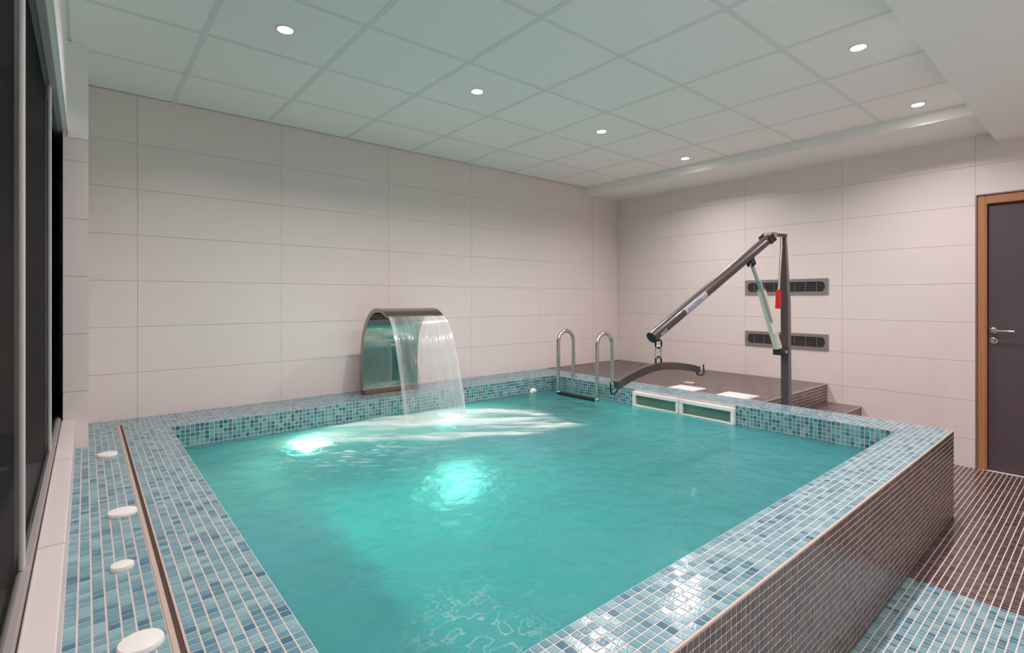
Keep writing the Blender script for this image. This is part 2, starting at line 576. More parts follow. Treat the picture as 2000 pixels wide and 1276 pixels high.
# windows with deep dark outer reveals
WX = -5.335
win = empty('window_1', (WX, -2.0, SILL)); tag(win, kind='structure')
box('bottom_rail', (WX - .012, WX + .010, -5.0, -.02, SILL - .03, SILL + .012), M['alu_dark'], win, bev=.003)
box('gasket', (WX + .0101, -5.3221, -5.0, -.652, SILL - .03, SILL - .004), M['gasket'], win)
box('head_rail', (WX - .02, XC - .0185, -5.0, -.02, HEAD - .012, HEAD + .03), M['alu_dark'], win)
fy = [-4.80, -3.67, -2.54, -1.37, -.26]
for k, y in enumerate(fy):
    if k < 4:
        box('mullion', (WX - .010, WX + .001, y - .012, y + .012, SILL + .012, HEAD - .012), M['alu'], win, bev=.002)
    box('outer_fin', (WX - .75, WX - .017, y + .002, y + .10, SILL - .02, HEAD + .03), M['fin'], win)
for a, b in zip(fy, fy[1:]):
    e = b if b > -.3 else b - .012
    box('glass_pane', (WX - .008, WX - .004, a + .012, e, SILL + .012, HEAD - .012), M['glass'], win)
box('outer_ledge', (WX - .76, WX - .013, -5.0, .0, SILL - .08, SILL - .025), M['ledge'], win)
box('outer_soffit', (WX - .76, WX - .021, -5.0, .0, HEAD + .03, HEAD + .08), M['fin'], win)
box('light_blocker', (WX - .80, WX - .76, -5.0, .0, SILL - .1, HEAD + .1), M['fin'], win)  # added unseen: dark sheet that stops light leaking in from outside

# ------------------------------------------------------------------ door
door = empty('door_1', (0.02, -3.9, 0)); tag(door, kind='structure')
box('edge_profile', (-.002, .03, DY1 - .008, DY1 - .0005, 0, DZ), M['vent'], door)
box('edge_profile', (-.002, .03, DY0 + .008, DY1 - .008, DZ - .008, DZ), M['vent'], door)
bmd = bmesh.new()
add_box(bmd, .012, .10, DY1 - .058, DY1 - .0085, .002, DZ - .0085, bev=.004)
add_box(bmd, .012, .10, DY0 + .0085, DY0 + .058, .002, DZ - .0085, bev=.004)
add_box(bmd, .012, .10, DY0 + .058, DY1 - .058, DZ - .075, DZ - .0085, bev=.004)
obj('door_frame', bmd, M['wood'], door)
bmd = bmesh.new()
add_box(bmd, .030, .012, DY1 - .058, DY1 - .064, .002, DZ - .075)
obj('frame_lip', bmd, M['wood'], door)
leaf = box('door_leaf', (.045, .085, DY0 + .062, DY1 - .066, .006, DZ - .082), M['door'], door, bev=.002)
hy, hz = -3.522, .541 + H
ros = lathe('handle_rosette', [(0, .010), (.018, .010), (.025, .007), (.026, 0)], (.045, hy, hz), (-1, 0, 0), M['steel'], leaf, 24)
tube('door_handle', [(.04, hy, hz), (-.005, hy, hz), (-.012, hy - .008, hz), (-.012, hy - .12, hz)], .0085, M['steel'], leaf, 12)
lathe('lock_rosette', [(0, .006), (.012, .006), (.0125, .009), (.018, .010), (.025, .007), (.026, 0)], (.045, hy, hz - .077), (-1, 0, 0), M['steel'], leaf, 24)
box('lock_cylinder', (.030, .045, hy - .0045, hy + .0045, hz - .092, hz - .066), M['chrome'], leaf, bev=.002)

# ------------------------------------------------------------------ ceiling
bmc = bmesh.new(); add_box(bmc, -6.2, .15, YD - .15, .15, ZC + .12, ZC + .2)
ceiling = obj('ceiling', bmc, M['plaster']); tag(ceiling, kind='structure')
GX, GY, XGR = -1.168, -.576, -.608
gx = [XC] + [GX - .6 * i for i in range(6, -1, -1)] + [XGR]
gy = [-3.56] + [GY - .6 * j for j in range(4, -1, -1)] + [0.0]
hw = .012
for i, (a, b) in enumerate(zip(gx, gx[1:])):
    for j, (c, d) in enumerate(zip(gy, gy[1:])):
        a2 = a + (hw if i > 0 else .014); b2 = b - (hw if i < len(gx) - 2 else .014)
        c2 = c + hw; d2 = d - (hw if j < len(gy) - 2 else .014)
        dz = random.uniform(0, .0008)
        box('ceiling_tile', (a2, b2, c2, d2, ZC + dz, ZC + .02), M['ceiling_tile'], ceiling)
for x in gx[1:-1]:
    box('grid_bar', (x - hw - .002, x + hw + .002, gy[0], 0, ZC - .0012, ZC + .03), M['tbar'], ceiling)
for y in gy[1:-1]:
    for a, b in zip(gx, gx[1:]):
        box('cross_bar', (a + hw, b - hw, y - hw - .002, y + hw + .002, ZC - .001, ZC + .028), M['tbar'], ceiling)
box('edge_angle', (XC, XGR, -.016, 0, ZC + .004, ZC + .03), M['tbar'], ceiling)
box('edge_angle', (XGR - .016, XGR, gy[0], 0, ZC + .004, ZC + .03), M['tbar'], ceiling)
box('edge_angle', (XC, XC + .016, gy[0], -.65, ZC + .004, ZC + .03), M['tbar'], ceiling)
box('edge_soffit', (XGR, .0, -3.56, 0.0, ZS, ZC + .06), M['plaster'], ceiling)
box('entrance_soffit', (XC, .0, YD, -3.54, ZB, ZC + .10), M['plaster'], ceiling)

# ------------------------------------------------------------------ downlights
def downlight(x, y, zc, where, power=SPOT_W, cone=148):
    r = empty('downlight', (x, y, zc))
    tag(r, 'small round recessed downlight ' + where, 'downlight', 'recessed ceiling downlights')
    lathe('bezel', [(.036, .003), (.036, -.003), (.046, -.003), (.048, .0)], (x, y, zc), (0, 0, 1), M['tbar'], r, 32)
    lathe('lens', [(0, -.0015), (.030, -.0015), (.0355, .0005), (.0355, .003), (0, .003)], (x, y, zc), (0, 0, 1), M['lamp'], r, 32)
    ld = bpy.data.lights.new('downlight_beam', 'AREA')
    ld.shape = 'DISK'; ld.size = 0.06; ld.energy = power; ld.spread = math.radians(cone)
    ld.color = (1.0, 0.91, 0.93)
    lo = bpy.data.objects.new('downlight_beam', ld)
    COL.objects.link(lo)
    lo.location = (x, y, zc - .008)
    setp(lo, r)
for x, q in zip((-4.4, -2.9, -1.4), ('closest to the windows', 'in the middle of three', 'closest to the door wall')):  # unseen entrance downlights, added as fill light for the room
    downlight(x, -5.15, ZB, 'added out of view for fill light in the lowered entrance soffit, ' + q, ENTRY_FILL_W, 120)
NTH = ('closest to the windows', 'second from the windows', 'second from the door wall', 'closest to the door wall')
for x, q in zip((-4.469, -3.296, -2.073, -.854), NTH):
    downlight(x, -1.482, ZC, 'in the row along the waterfall wall, ' + q)
for x, q in zip((-4.469, -3.296, -2.083, -.843), NTH):
    downlight(x, -3.247, ZC, 'in the row beside the lowered soffit, ' + q)

# ------------------------------------------------------------------ floor
bmf = bmesh.new()
add_box(bmf, -6.2, .15, YD - .15, YO, -.1, 0)
add_box(bmf, XO, .15, YO, .15, -.1, 0)
floor = obj('floor', bmf, M['grout']); tag(floor, kind='structure')
fb = Mosaic(); ft = Mosaic()
fb.strip((-2.279, -5.2, 0), (1, 0, 0), (0, 1, 0), (0, 0, 1), 2.279, 5.2 + YO, .0262)
fb.strip((XO, YO, 0), (1, 0, 0), (0, 1, 0), (0, 0, 1), -XO, .56, .0262)
fb.finish(floor, M['brown'])
ft.strip((-5.2, -5.2, 0), (1, 0, 0), (0, 1, 0), (0, 0, 1), 5.2 - 2.279, 5.2 + YO, .0262)
ft.finish(floor, M['blue'], name='pale_mosaic_tile')

# ------------------------------------------------------------------ platform and steps behind the pool
plat = empty('step_platform', (XO, -1.5, 0))
tag(plat, 'dark brown mosaic platform with two steps down beside the right wall', 'platform')
P0 = -2.411; P1 = -2.681; P2 = -2.951; R1 = H - .165; R2 = H - .345
bmq = bmesh.new()
add_box(bmq, XO + .001, -.002, P0, -.002, 0, H); add_box(bmq, XO + .001, -.002, P1, P0, 0, R1); add_box(bmq, XO + .001, -.002, P2, P1, 0, R2)
obj('platform_bed', bmq, M['grout'], plat)
lids = [(-1.298, -1.098, -1.832, -1.588, .006), (-1.298, -1.088, -2.262, -2.028, .006)]
def in_lid(c):
    return any(a - .01 < c[0] < b + .01 and d - .01 < c[1] < e + .01 for a, b, d, e, _ in lids)
mp = Mosaic()
LX = -XO - .003
mp.strip((XO + .001, P0, H), (1, 0, 0), (0, 1, 0), (0, 0, 1), LX, -P0, .0262, skip=in_lid)
mp.strip((XO + .001, P1, R1), (1, 0, 0), (0, 1, 0), (0, 0, 1), LX, P0 - P1, .0262)
mp.strip((XO + .001, P2, R2), (1, 0, 0), (0, 1, 0), (0, 0, 1), LX, P1 - P2, .0262)
for yy, z0, z1 in ((P0, R1, H), (P1, R2, R1), (P2, 0, R2)):
    mp.strip((XO + .001, yy, z0), (1, 0, 0), (0, 0, 1), (0, -1, 0), LX, z1 - z0, .0262)
mp.finish(plat, M['brown'], top=300)
for yy, zz in ((P0, H), (P1, R1), (P2, R2)):
    box('nosing_strip', (XO + .001, -.002, yy - .003, yy + .004, zz - .004, zz + .003), M['trim'], plat)

# ------------------------------------------------------------------ pool
pool = empty('swimming_pool', (-3.2, -1.9, 0))
tag(pool, 'raised swimming pool clad in blue and brown mosaic, full of turquoise water', 'pool')
TD = H - 1.25                 # tank floor
SL0, SL1 = -5.080, -5.052     # slot along the window side
bmq = bmesh.new()
add_box(bmq, XW + .002, XL, YO, 0, TD, H); add_box(bmq, XL, XR, YB, 0, TD, H)
add_box(bmq, XR, XO, YO, 0, TD, H); add_box(bmq, XL, XR, YO, YF, TD, H)
# cut-outs are not needed: trims and groove sit on the bed
cop = obj('coping', bmq, M['blue_grout'], pool)
tank = empty('tank', (-3.2, -1.9, TD), pool)
box('tank_floor', (XL, XR, YF, YB, TD - .1, TD), M['tank'], tank)
for b in ((XL, XL + .004, YF, YB, TD, H - .235), (XR - .004, XR, YF, YB, TD, H - .235),
          (XL, XR, YB - .004, YB, TD, H - .235), (XL, XR, YF, YF + .004, TD, H - .235)):
    box('tank_lining', b, M['tank'], tank)
BX = -4.32
box('bench', (XL + .004, BX, YF + .004, YB - .004, TD, H - .54), M['bench'], tank, bev=.01)
# coping tiles
sp_x0, sp_x1 = -3.505, -2.995  # spout footprint
mc = Mosaic()
caps = [(-5.146, -.893, .043), (-5.126, -1.808, .045), (-5.147, -2.277, .029), (-5.133, -2.72, .045)]
def sk(c):
    if sp_x0 < c[0] < sp_x1 and -.21 < c[1] < -.13: return True
    return c[0] < -5.217 and c[1] > -.65
mc.strip((XW + .002, YO, H), (1, 0, 0), (0, 1, 0), (0, 0, 1), SL0 - XW - .002, -YO - .18, .0262, skip=sk)
mc.strip((SL1, YO, H), (1, 0, 0), (0, 1, 0), (0, 0, 1), XL - SL1, -YO - .18, .0262)
mc.strip((XW + .002, -.18, H), (1, 0, 0), (0, 1, 0), (0, 0, 1), XL - XW - .002, .18, .0262, skip=sk)
mc.strip((XL, YB, H), (1, 0, 0), (0, 1, 0), (0, 0, 1), XR - XL, -YB, .0262, skip=sk)
mc.strip((XR, YO, H), (1, 0, 0), (0, 1, 0), (0, 0, 1), XO - XR, -YO, .0262)
mc.strip((XL, YO, H), (1, 0, 0), (0, 1, 0), (0, 0, 1), XR - XL, YF - YO, .0262)
mc.finish(cop, M['blue'])
box('slot_trim', (SL0 + .001, SL0 + .0125, YO, -.18, H - .002, H + .0022), M['trim'], cop)
box('slot_groove', (SL0 + .0125, SL1 - .004, YO, -.18, H - .002, H + .0006), M['slot_dark'], cop)
box('slot_trim', (SL1 - .004, SL1 - .0005, YO, -.18, H - .002, H + .0022), M['trim'], cop)
# waterline band
wb = box('waterline_band', (XL, XR, YB - .0012, YB + .05, H - .235, H - .0005), M['blue_grout'], pool)
mb = Mosaic()
bh = .2355
SKY0, SKY1 = -2.334, -1.424
mb.strip((XL, YB - .0012, H - .235), (1, 0, 0), (0, 0, 1), (0, -1, 0), XR - XL, .235, .0262)
mb.strip((XL, YF, H - .235), (1, 0, 0), (0, 0, 1), (0, 1, 0), XR - XL, .235, .0262)
mb.strip((XR, YF, H - .235), (0, 1, 0), (0, 0, 1), (-1, 0, 0), YB - YF, .235, .0262, skip=lambda c: SKY0 < c[1] < SKY1 and c[2] > H - .22)
mb.strip((XL, YF, H - .235), (0, 1, 0), (0, 0, 1), (1, 0, 0), YB - YF, .235, .0262)
mb.finish(wb, M['teal'])
# brown outer cladding
cl = box('outer_cladding', (XW + .002, XO + .003, YO - .003, YO, .0, H - .004), M['grout'], pool)
mo = Mosaic()
mo.strip((XW + .002, YO - .003, .0), (1, 0, 0), (0, 0, 1), (0, -1, 0), XO + .003 - XW - .002, H - .006, .0262)
mo.strip((XO + .003, YO - .003, .0), (0, 1, 0), (0, 0, 1), (1, 0, 0), P2 - YO, H - .006, .0262)
mo.finish(cl, M['brown'])
box('edge_trim', (XW + .002, XO + .006, YO - .006, YO + .001, H - .005, H + .002), M['trim'], pool)
box('edge_trim', (XO - .001, XO + .006, YO, P2, H - .005, H + .002), M['trim'], pool)

# ------------------------------------------------------------------ water
ZW = H - .137
def vnoise(x, y, seed=0):
    """smooth value noise"""
    rs = np.random.default_rng(seed)
    T = rs.random((256, 256))
    xi, yi = np.floor(x).astype(int), np.floor(y).astype(int)
    fx, fy_ = x - xi, y - yi
    fx = fx * fx * (3 - 2 * fx); fy_ = fy_ * fy_ * (3 - 2 * fy_)
    g = lambda a, b: T[a % 256, b % 256]
    return (g(xi, yi) * (1 - fx) + g(xi + 1, yi) * fx) * (1 - fy_) + (g(xi, yi + 1) * (1 - fx) + g(xi + 1, yi + 1) * fx) * fy_
def fbm(x, y, seed=0, oct=4):
    s = 0; a = .5
    for k in range(oct):
        s = s + a * vnoise(x * 2 ** k, y * 2 ** k, seed + k); a *= .5
    return s / (1 - .5 ** oct)
def wave(X, Y):
    d = np.hypot((X + 3.12) / 1.5, Y + .8)
    z = .016 * (fbm(X * 5, Y * 5, 3, 5) - .5) + .004 * np.sin(d * 30) * np.exp(-d * 1.6)
    return z + .014 * np.exp(-d * 4) * (fbm(X * 14, Y * 14, 9) - .3)
def grid(x0, x1, y0, y1, nx, ny):
    X, Y = np.meshgrid(np.linspace(x0, x1, nx), np.linspace(y0, y1, ny), indexing='ij')
    i, j = np.meshgrid(np.arange(nx - 1), np.arange(ny - 1), indexing='ij')
    a = (i * ny + j).ravel()
    return X, Y, np.stack([a, a + ny, a + ny + 1, a + 1], 1)
X, Y, Q = grid(XL + .002, XR - .002, YF + .002, YB - .004, 260, 230)
Z = ZW + wave(X, Y)
water = np_mesh('pool_water', np.stack([X, Y, Z], -1).reshape(-1, 3), Q, M['water'], smooth=True)
tag(water, 'rippled turquoise water filling the raised pool', 'water', kind='stuff')

# foam: a fan of white water where the curtain lands, streaked along the surface, lamp glare and glints painted in
X, Y, Q = grid(-4.42, -2.15, -1.98, YB - .01, 300, 220)
poly = np.array([(-4.22, -.70), (-3.85, -.50), (-3.45, -.46), (-3.0, -.58), (-2.60, -.82), (-2.42, -1.15), (-2.45, -1.62), (-2.85, -1.58), (-3.35, -1.36), (-3.75, -1.08), (-4.10, -.86)])
def sdf(X, Y, P):
    d = np.full(X.shape, 1e9); inside = np.zeros(X.shape, bool)
    n = len(P)
    for k in range(n):
        a, b = P[k], P[(k + 1) % n]
        ex, ey = b - a
        t = np.clip(((X - a[0]) * ex + (Y - a[1]) * ey) / (ex * ex + ey * ey), 0, 1)
        d = np.minimum(d, np.hypot(X - a[0] - t * ex, Y - a[1] - t * ey))
        c = ((a[1] > Y) != (b[1] > Y)) & (X < (b[0] - a[0]) * (Y - a[1]) / (b[1] - a[1] + 1e-12) + a[0])
        inside ^= c
    return np.where(inside, d, -d)
ux, uy = .80, -.60            # streaks spread sideways along the fan
a_ = X * ux + Y * uy; b_ = -X * uy + Y * ux
s = sdf(X, Y, poly) + .22 * (fbm(a_ * 1.7, b_ * 6, 15, 4) - .5)
st = fbm(a_ * 1.8, b_ * 10, 21, 5)
st2 = fbm(a_ * 5, b_ * 34, 31, 4)
edge = np.clip((s + .05) / .20, 0, 1)
rim = np.exp(-((s - .06) / .05) ** 2)
dens = edge * (.10 + np.clip((st - .40) * 3.6, 0, 1) * (.45 + .9 * st2)) + .35 * rim * np.clip((st2 - .35) * 3, 0, 1)
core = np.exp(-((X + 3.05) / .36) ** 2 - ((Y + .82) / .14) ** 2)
lamp_glare = np.exp(-(((X + 4.06) / .20) ** 2 + ((Y + .74) / .09) ** 2))  # dense white patch standing in for lamp glare on the water
sparkle = np.clip((fbm(a_ * 14, b_ * 46, 91, 3) - .60) * 8, 0, 1) * np.exp(-(((X + 4.0) / .35) ** 2 + ((Y + 1.15) / .35) ** 2))  # white streaks painted in as glints on the ripples
dens = np.clip(dens * 1.3 + core * .8 * (.35 + st2) + lamp_glare * 1.2 * (.3 + st2) + sparkle * .8, 0, .97)
Zf = ZW + wave(X, Y) + .003 + .006 * dens
keep = dens.ravel()[Q].max(1) > .01
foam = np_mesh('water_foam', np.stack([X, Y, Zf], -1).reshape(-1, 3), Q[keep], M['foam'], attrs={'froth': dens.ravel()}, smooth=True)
tag(foam, 'white churned foam fanning out where the water curtain lands, with painted glare and glints', 'foam', kind='stuff')

X, Y, Q = grid(-4.75, -3.9, YF + .01, -2.6, 420, 340)
rg = 1 - np.abs(2 * fbm(X * 27 + 3, Y * 27, 71, 3) - 1)
mask = np.clip(fbm(X * 2.6, Y * 2.6, 81, 3) * 3 - 1.35, 0, 1) * np.exp(-((X + 4.32) / .20) ** 2 - ((Y + 3.02) / .2) ** 2)
db = np.clip((rg - .90) * 11, 0, 1) * mask * 1.5 + .12 * mask
db = np.clip(db * .6, 0, .4)
keep = db.ravel()[Q].max(1) > .01
bub = np_mesh('water_bubbles', np.stack([X, Y, ZW + wave(X, Y) + .002], -1).reshape(-1, 3), Q[keep], M['foam'], attrs={'froth': db.ravel()}, smooth=True)
tag(bub, 'thin rings of bubbles floating by the front pool edge near the bench', 'bubbles', kind='stuff')

# ------------------------------------------------------------------ underwater lamps
def ulamp(c, axis, power, label, col=(.95, 1.0, .82)):
    c = Vector(c); ax = Vector(axis)
    r = empty('underwater_lamp', c)
    tag(r, label, 'lamp', 'underwater pool lamps')
    lathe('lamp_ring', [(.085, .0005), (.085, .018), (.07, .024), (.07, .012)], c, ax, M['white_plastic'], r, 32)
    lathe('lamp_lens', [(0, .022), (.05, .020), (.068, .012), (.068, .002)], c, ax, M['ulamp'], r, 32)
    ld = bpy.data.lights.new('lamp_beam', 'AREA')
    ld.shape = 'DISK'; ld.size = .12; ld.energy = power; ld.color = col; ld.spread = math.pi
    lo = bpy.data.objects.new('lamp_beam', ld)
    COL.objects.link(lo)
    lo.location = c + ax * .03
    lo.rotation_euler = ax.to_track_quat('-Z', 'Y').to_euler()
    setp(lo, r)
ulamp((-4.02, YB - .0045, H - .46), (0, -1, 0), UNDER_W * 1.2, 'underwater lamp on the back pool wall between bench and waterfall')
ulamp((-2.86, YB - .0045, H - .46), (0, -1, 0), UNDER_W * 1.2, 'underwater lamp on the back pool wall between waterfall and ladder')
ulamp((-3.12, -1.02, TD + .0005), (0, 0, 1), UNDER_W * .09, 'underwater lamp set in the floor of the pool', (1.0, 1.0, .8))

# ------------------------------------------------------------------ waterfall spout
sp = empty('waterfall_spout', (-3.25, -.17, H))
tag(sp, 'curved polished steel waterfall spout standing on the back pool edge', 'waterfall spout')
outer = [(-.139, 0), (-.139, .28), (-.146, .38), (-.165, .47), (-.20, .55), (-.25, .618), (-.31, .668), (-.375, .698), (-.44, .707), (-.50, .701), (-.555, .682), (-.604, .651)]
def smooth_profile(P, n):
    P = [np.array(p, float) for p in P]
    P = [2 * P[0] - P[1]] + P + [2 * P[-1] - P[-2]]
    out = []
    for k in range(1, len(P) - 2):
        for t in np.linspace(0, 1, n, endpoint=False):
            p0, p1, p2, p3 = P[k - 1:k + 3]
            out.append(.5 * (2 * p1 + (p2 - p0) * t + (2 * p0 - 5 * p1 + 4 * p2 - p3) * t * t + (3 * p1 - p0 - 3 * p2 + p3) * t ** 3))
    return np.array(out + [P[-2]])
outer = smooth_profile(outer, 3)
tg = np.gradient(outer, axis=0); tg /= np.linalg.norm(tg, axis=1)[:, None]
arc = np.concatenate([[0], np.cumsum(np.linalg.norm(np.diff(outer, axis=0), axis=1))]); arc /= arc[-1]
thick = np.interp(arc, [0, .35, .6, .85, 1], [.055, .052, .044, .032, .010])
nrm2 = np.stack([-tg[:, 1], tg[:, 0]], 1)          # towards the hollow side
inner = outer + nrm2 * thick[:, None]
inner[0, 1] = 0
bms = bmesh.new()
S0, S1 = -3.50, -3.0
ro = [[bms.verts.new((x, y, H + z)) for y, z in outer] for x in (S0, S1)]
ri = [[bms.verts.new((x, y, H + z)) for y, z in inner] for x in (S0, S1)]
for k in range(len(outer) - 1):
    bms.faces.new((ro[0][k], ro[1][k], ro[1][k + 1], ro[0][k + 1]))
    for s_ in (0, 1):
        bms.faces.new((ro[s_][k], ro[s_][k + 1], ri[s_][k + 1], ri[s_][k]))
bms.faces.new((ro[0][-1], ro[1][-1], ri[1][-1], ri[0][-1]))
bmesh.ops.recalc_face_normals(bms, faces=bms.faces)
obj('spout_shell', bms, M['spout'], sp, smooth=True)
bms = bmesh.new()
ri = [[bms.verts.new((x, y, H + z)) for y, z in inner] for x in (S0, S1)]
for k in range(len(inner) - 1):
    bms.faces.new((ri[0][k], ri[0][k + 1], ri[1][k + 1], ri[1][k]))
bmesh.ops.recalc_face_normals(bms, faces=bms.faces)
obj('spout_inner_panel', bms, M['mirror'], sp, smooth=True)
box('reflection_strip', (S0 + .004, S1 - .004, -.206, -.1945, H + .0072, H + .034), M['warm_reflection'], sp, bev=.002)  # coloured strip standing in for a warm reflection at the panel foot
box('base_flange', (S0 - .006, S1 + .006, -.225, -.128, H + .0012, H + .007), M['spout'], sp, bev=.002)

# curtain of falling water
nu, nv = 160, 120
U, V = np.meshgrid(np.linspace(0, 1, nu), np.linspace(0, 1, nv), indexing='ij')
lipy, lipz = -.600, .643
drop = lipz + .137
yy = lipy - .03 * V - .21 * np.sqrt(V)
zz = lipz - drop * V + .01 * np.sin(np.pi * np.sqrt(V)) 
xl = S0 + .012 + .02 * V; xr = S1 - .004 + .075 * np.sqrt(V)
xx = xl + (xr - xl) * U
bulge = .02 * np.sin(U * np.pi)
stx = fbm(U * 26, V * 2.2, 51, 4); stx2 = fbm(U * 70, V * 7, 61, 3)
yy = yy - bulge * V + (stx - .5) * .012 * V
edge = np.exp(-((U - .03) / .04) ** 2) * .40 + np.exp(-((U - .98) / .03) ** 2) * .28
den = .16 + .26 * np.clip(U * 1.6 - .25, 0, 1) + .16 * np.clip((stx - .44) * 3, 0, 1) * (.35 + .65 * U) + .25 * np.clip((stx2 - .58) * 4, 0, 1) + edge
den = den * (1 - .3 * V) + .25 * np.clip((V - .9) / .1, 0, 1)
i, j = np.meshgrid(np.arange(nu - 1), np.arange(nv - 1), indexing='ij')
a = (i * nv + j).ravel()
Q = np.stack([a, a + nv, a + nv + 1, a + 1], 1)
fall = np_mesh('water_curtain', np.stack([xx, yy, zz + H], -1).reshape(-1, 3), Q, M['fall'], attrs={'froth': np.clip(den, 0, .85).ravel()}, smooth=True)
tag(fall, 'clear curtain of water pouring from the steel spout into the pool', 'waterfall', kind='stuff')

# ------------------------------------------------------------------ pool fittings
inl = empty('wall_inlet', (-1.849, YB, H - .142))
tag(inl, 'white round inlet nozzle on the back pool wall near the ladder', 'inlet')
lathe('inlet_dome', [(.041, 0), (.041, .008), (.036, .016), (.024, .022), (.010, .024)], (-1.849, YB - .003, H - .138), (0, -1, 0), M['white_plastic'], inl, 28)
lathe('inlet_nozzle', [(.010, .0235), (.010, .020), (0, .020)], (-1.849, YB - .003, H - .138), (0, -1, 0), M['slat'], inl, 20)

def skimmer(y0, y1, label):
    r = empty('skimmer', (XR, (y0 + y1) / 2, H - .1))
    tag(r, label, 'skimmer', 'white skimmers in the right pool wall')
    z0, z1 = H - .20, H - .019
    t = .029; xf = XR - .032; zo = H - .130          # opening ends just above the water
    bm = bmesh.new()
    add_box(bm, xf, XR - .0015, y0, y1, z1 - t, z1, bev=.003)
    add_box(bm, xf, XR - .0015, y0, y1, z0, zo, bev=.003)
    add_box(bm, xf, XR - .0015, y0, y0 + t, zo, z1 - t, bev=.003)
    add_box(bm, xf, XR - .0015, y1 - t, y1, zo, z1 - t, bev=.003)
    obj('skimmer_frame', bm, M['white_plastic'], r)
    box('flap_panel', (XR - .0035, XR - .0016, y0 + t, y1 - t, zo, z1 - t), M['skim'], r)
M['skim'] = mat('skimmer_panel', rgb(92, 122, 108), 0.12, var=0.45, scale=5, coat=0.5)
skimmer(-1.876, -1.427, 'white framed skimmer opening in the pool wall, nearer the ladder')
skimmer(-2.331, -1.879, 'white framed skimmer opening in the pool wall, nearer the lift post')

for k, (x, y, r_) in enumerate(caps):
    big = r_ > .035
    o = lathe('round_cap', [(r_, .0), (r_, .006), (r_ * .93, .011), (r_ * .6, .0135), (0, .0145)], (x, y, H + .0012), (0, 0, 1), M['white_plastic'], None, 40)
    tag(o, ('large white round cap on blue mosaic, the one beside the corner pillar', 'large white round cap on blue mosaic, second from the corner pillar', 'smallest of the white round caps on the blue mosaic beside the slot', 'large white round cap on blue mosaic, farthest from the corner pillar')[k], 'cap', 'white caps along the window side coping')
for k, (a, b, c, d, t) in enumerate(lids):
    o = empty('access_lid', ((a + b) / 2, (c + d) / 2, H))
    tag(o, 'white square access lid in the brown platform, ' + ('nearer the ladder' if k == 0 else 'nearer the lift post'), 'lid', 'white lids in the platform')
    box('lid_plate', (a + .012, b - .012, c + .012, d - .012, H + .0005, H + .006), M['white_plastic'], o, bev=.002)
    bm = bmesh.new()
    for bb in ((a, b, c, c + .011), (a, b, d - .011, d), (a, a + .011, c + .011, d - .011), (b - .011, b, c + .011, d - .011)):
        add_box(bm, *bb, H + .0005, H + .004)
    obj('lid_frame', bm, M['white_plastic'], o)
o = lathe('drain_cover', [(.05, 0), (.05, .003), (.044, .005), (0, .005)], (-.93, -1.57, H + .0012), (0, 0, 1), M['trim'], None, 28)
tag(o, 'small pale round drain cover in the brown platform', 'drain cover')

# ------------------------------------------------------------------ ladder
lad = empty('pool_ladder', (-1.6, -.89, H))
tag(lad, 'stainless steel pool ladder with two arched handrails', 'ladder')
for y in (-.648, -1.136):
    xa, xb, zt = -1.722, -1.510, .468
    r = (xb - xa) / 2
    pts = [(xa, y, H - .75), (xa, y, H - .3), (xa, y, H + zt - r)]
    pts += [((xa + xb) / 2 - r * math.cos(t), y, H + zt - r + r * math.sin(t)) for t in np.linspace(0, math.pi, 22)[1:-1]]
    pts += [(xb, y, H + zt - r), (xb, y, H + .001)]
    rail = tube('handrail', pts, .0185, M['steel'], lad, 18)
    lathe('floor_flange', [(.040, .0), (.040, .004), (.030, .012), (.019, .016)], (xb, y, H + .0012), (0, 0, 1), M['steel'], lad, 26)
    lathe('rail_collar', [(.0186, -.02), (.025, -.02), (.025, .01), (.0186, .016)], (xa, y, H - .125), (0, 0, 1), M['black'] if False else M['steel'], lad, 22)
for z in (-.128, -.38, -.63):
    box('tread', (-1.750, -1.690, -1.128, -.656, H + z - .012, H + z + .012), M['black'], lad, bev=.004)

# ------------------------------------------------------------------ pool lift
lift = empty('pool_lift', (-1.246, -2.551, R1))
tag(lift, 'dark grey pool lift with post, slanted round boom and cream actuator', 'pool lift')
def pt(x, y, z): return Vector((x, y, z + H))
bm = bmesh.new()
def quad_ring(cx, cy, z, s, a=0.0):
    return [bm.verts.new((cx + s / 2 * sx, cy + s / 2 * sy, z)) for sx, sy in ((-1, -1), (1, -1), (1, 1), (-1, 1))]
r0 = quad_ring(-1.246, -2.551, R1 + .008, .054); r1 = quad_ring(-1.250, -2.548, H + .75, .051); r2 = quad_ring(-1.262, -2.538, H + 1.255, .032)
for A_, B_ in ((r0, r1), (r1, r2)):
    for k in range(4): bm.faces.new((A_[k], A_[(k + 1) % 4], B_[(k + 1) % 4], B_[k]))
bm.faces.new(list(reversed(r0))); bm.faces.new(r2)
obj('post', bm, M['dark_metal'], lift)
box('base_plate', (-1.2755 + .001, -1.17, -2.63, -2.47, R1 + .0015, R1 + .009), M['dark_metal'], lift, bev=.002)
BA, BT = pt(-1.425, -2.499, 1.217), pt(-2.586, -2.310, .548)
bd = (BT - BA).normalized()
tube('pivot_arm', [pt(-1.255, -2.539, 1.250), pt(-1.395, -2.516, 1.246)], 0, M['dark_metal'], lift, rect=(.045, .022), up=(0, 0, 1))
side = bd.cross(Vector((0, 0, 1))).normalized()
upb0 = side.cross(bd).normalized()
cyl('pivot_pin', BA - bd * .012 + Vector((0, 0, .020)) - side * .050, BA - bd * .012 + Vector((0, 0, .020)) + side * .050, .020, M['vent'], lift)
for sgn in (-1, 1):
    c = BA + side * sgn * .038 + upb0 * .006
    tube('pivot_plate', [c - bd * .030, c + bd * .045], 0, M['black'], lift, rect=(.005, .064), up=(0, 0, 1))
boom = cyl('boom', BA, BT, .035, M['dark_metal'], lift, n=36)
cyl('boom_end_cap', BT, BT + bd * .006, .0355, M['black'], boom, n=36)
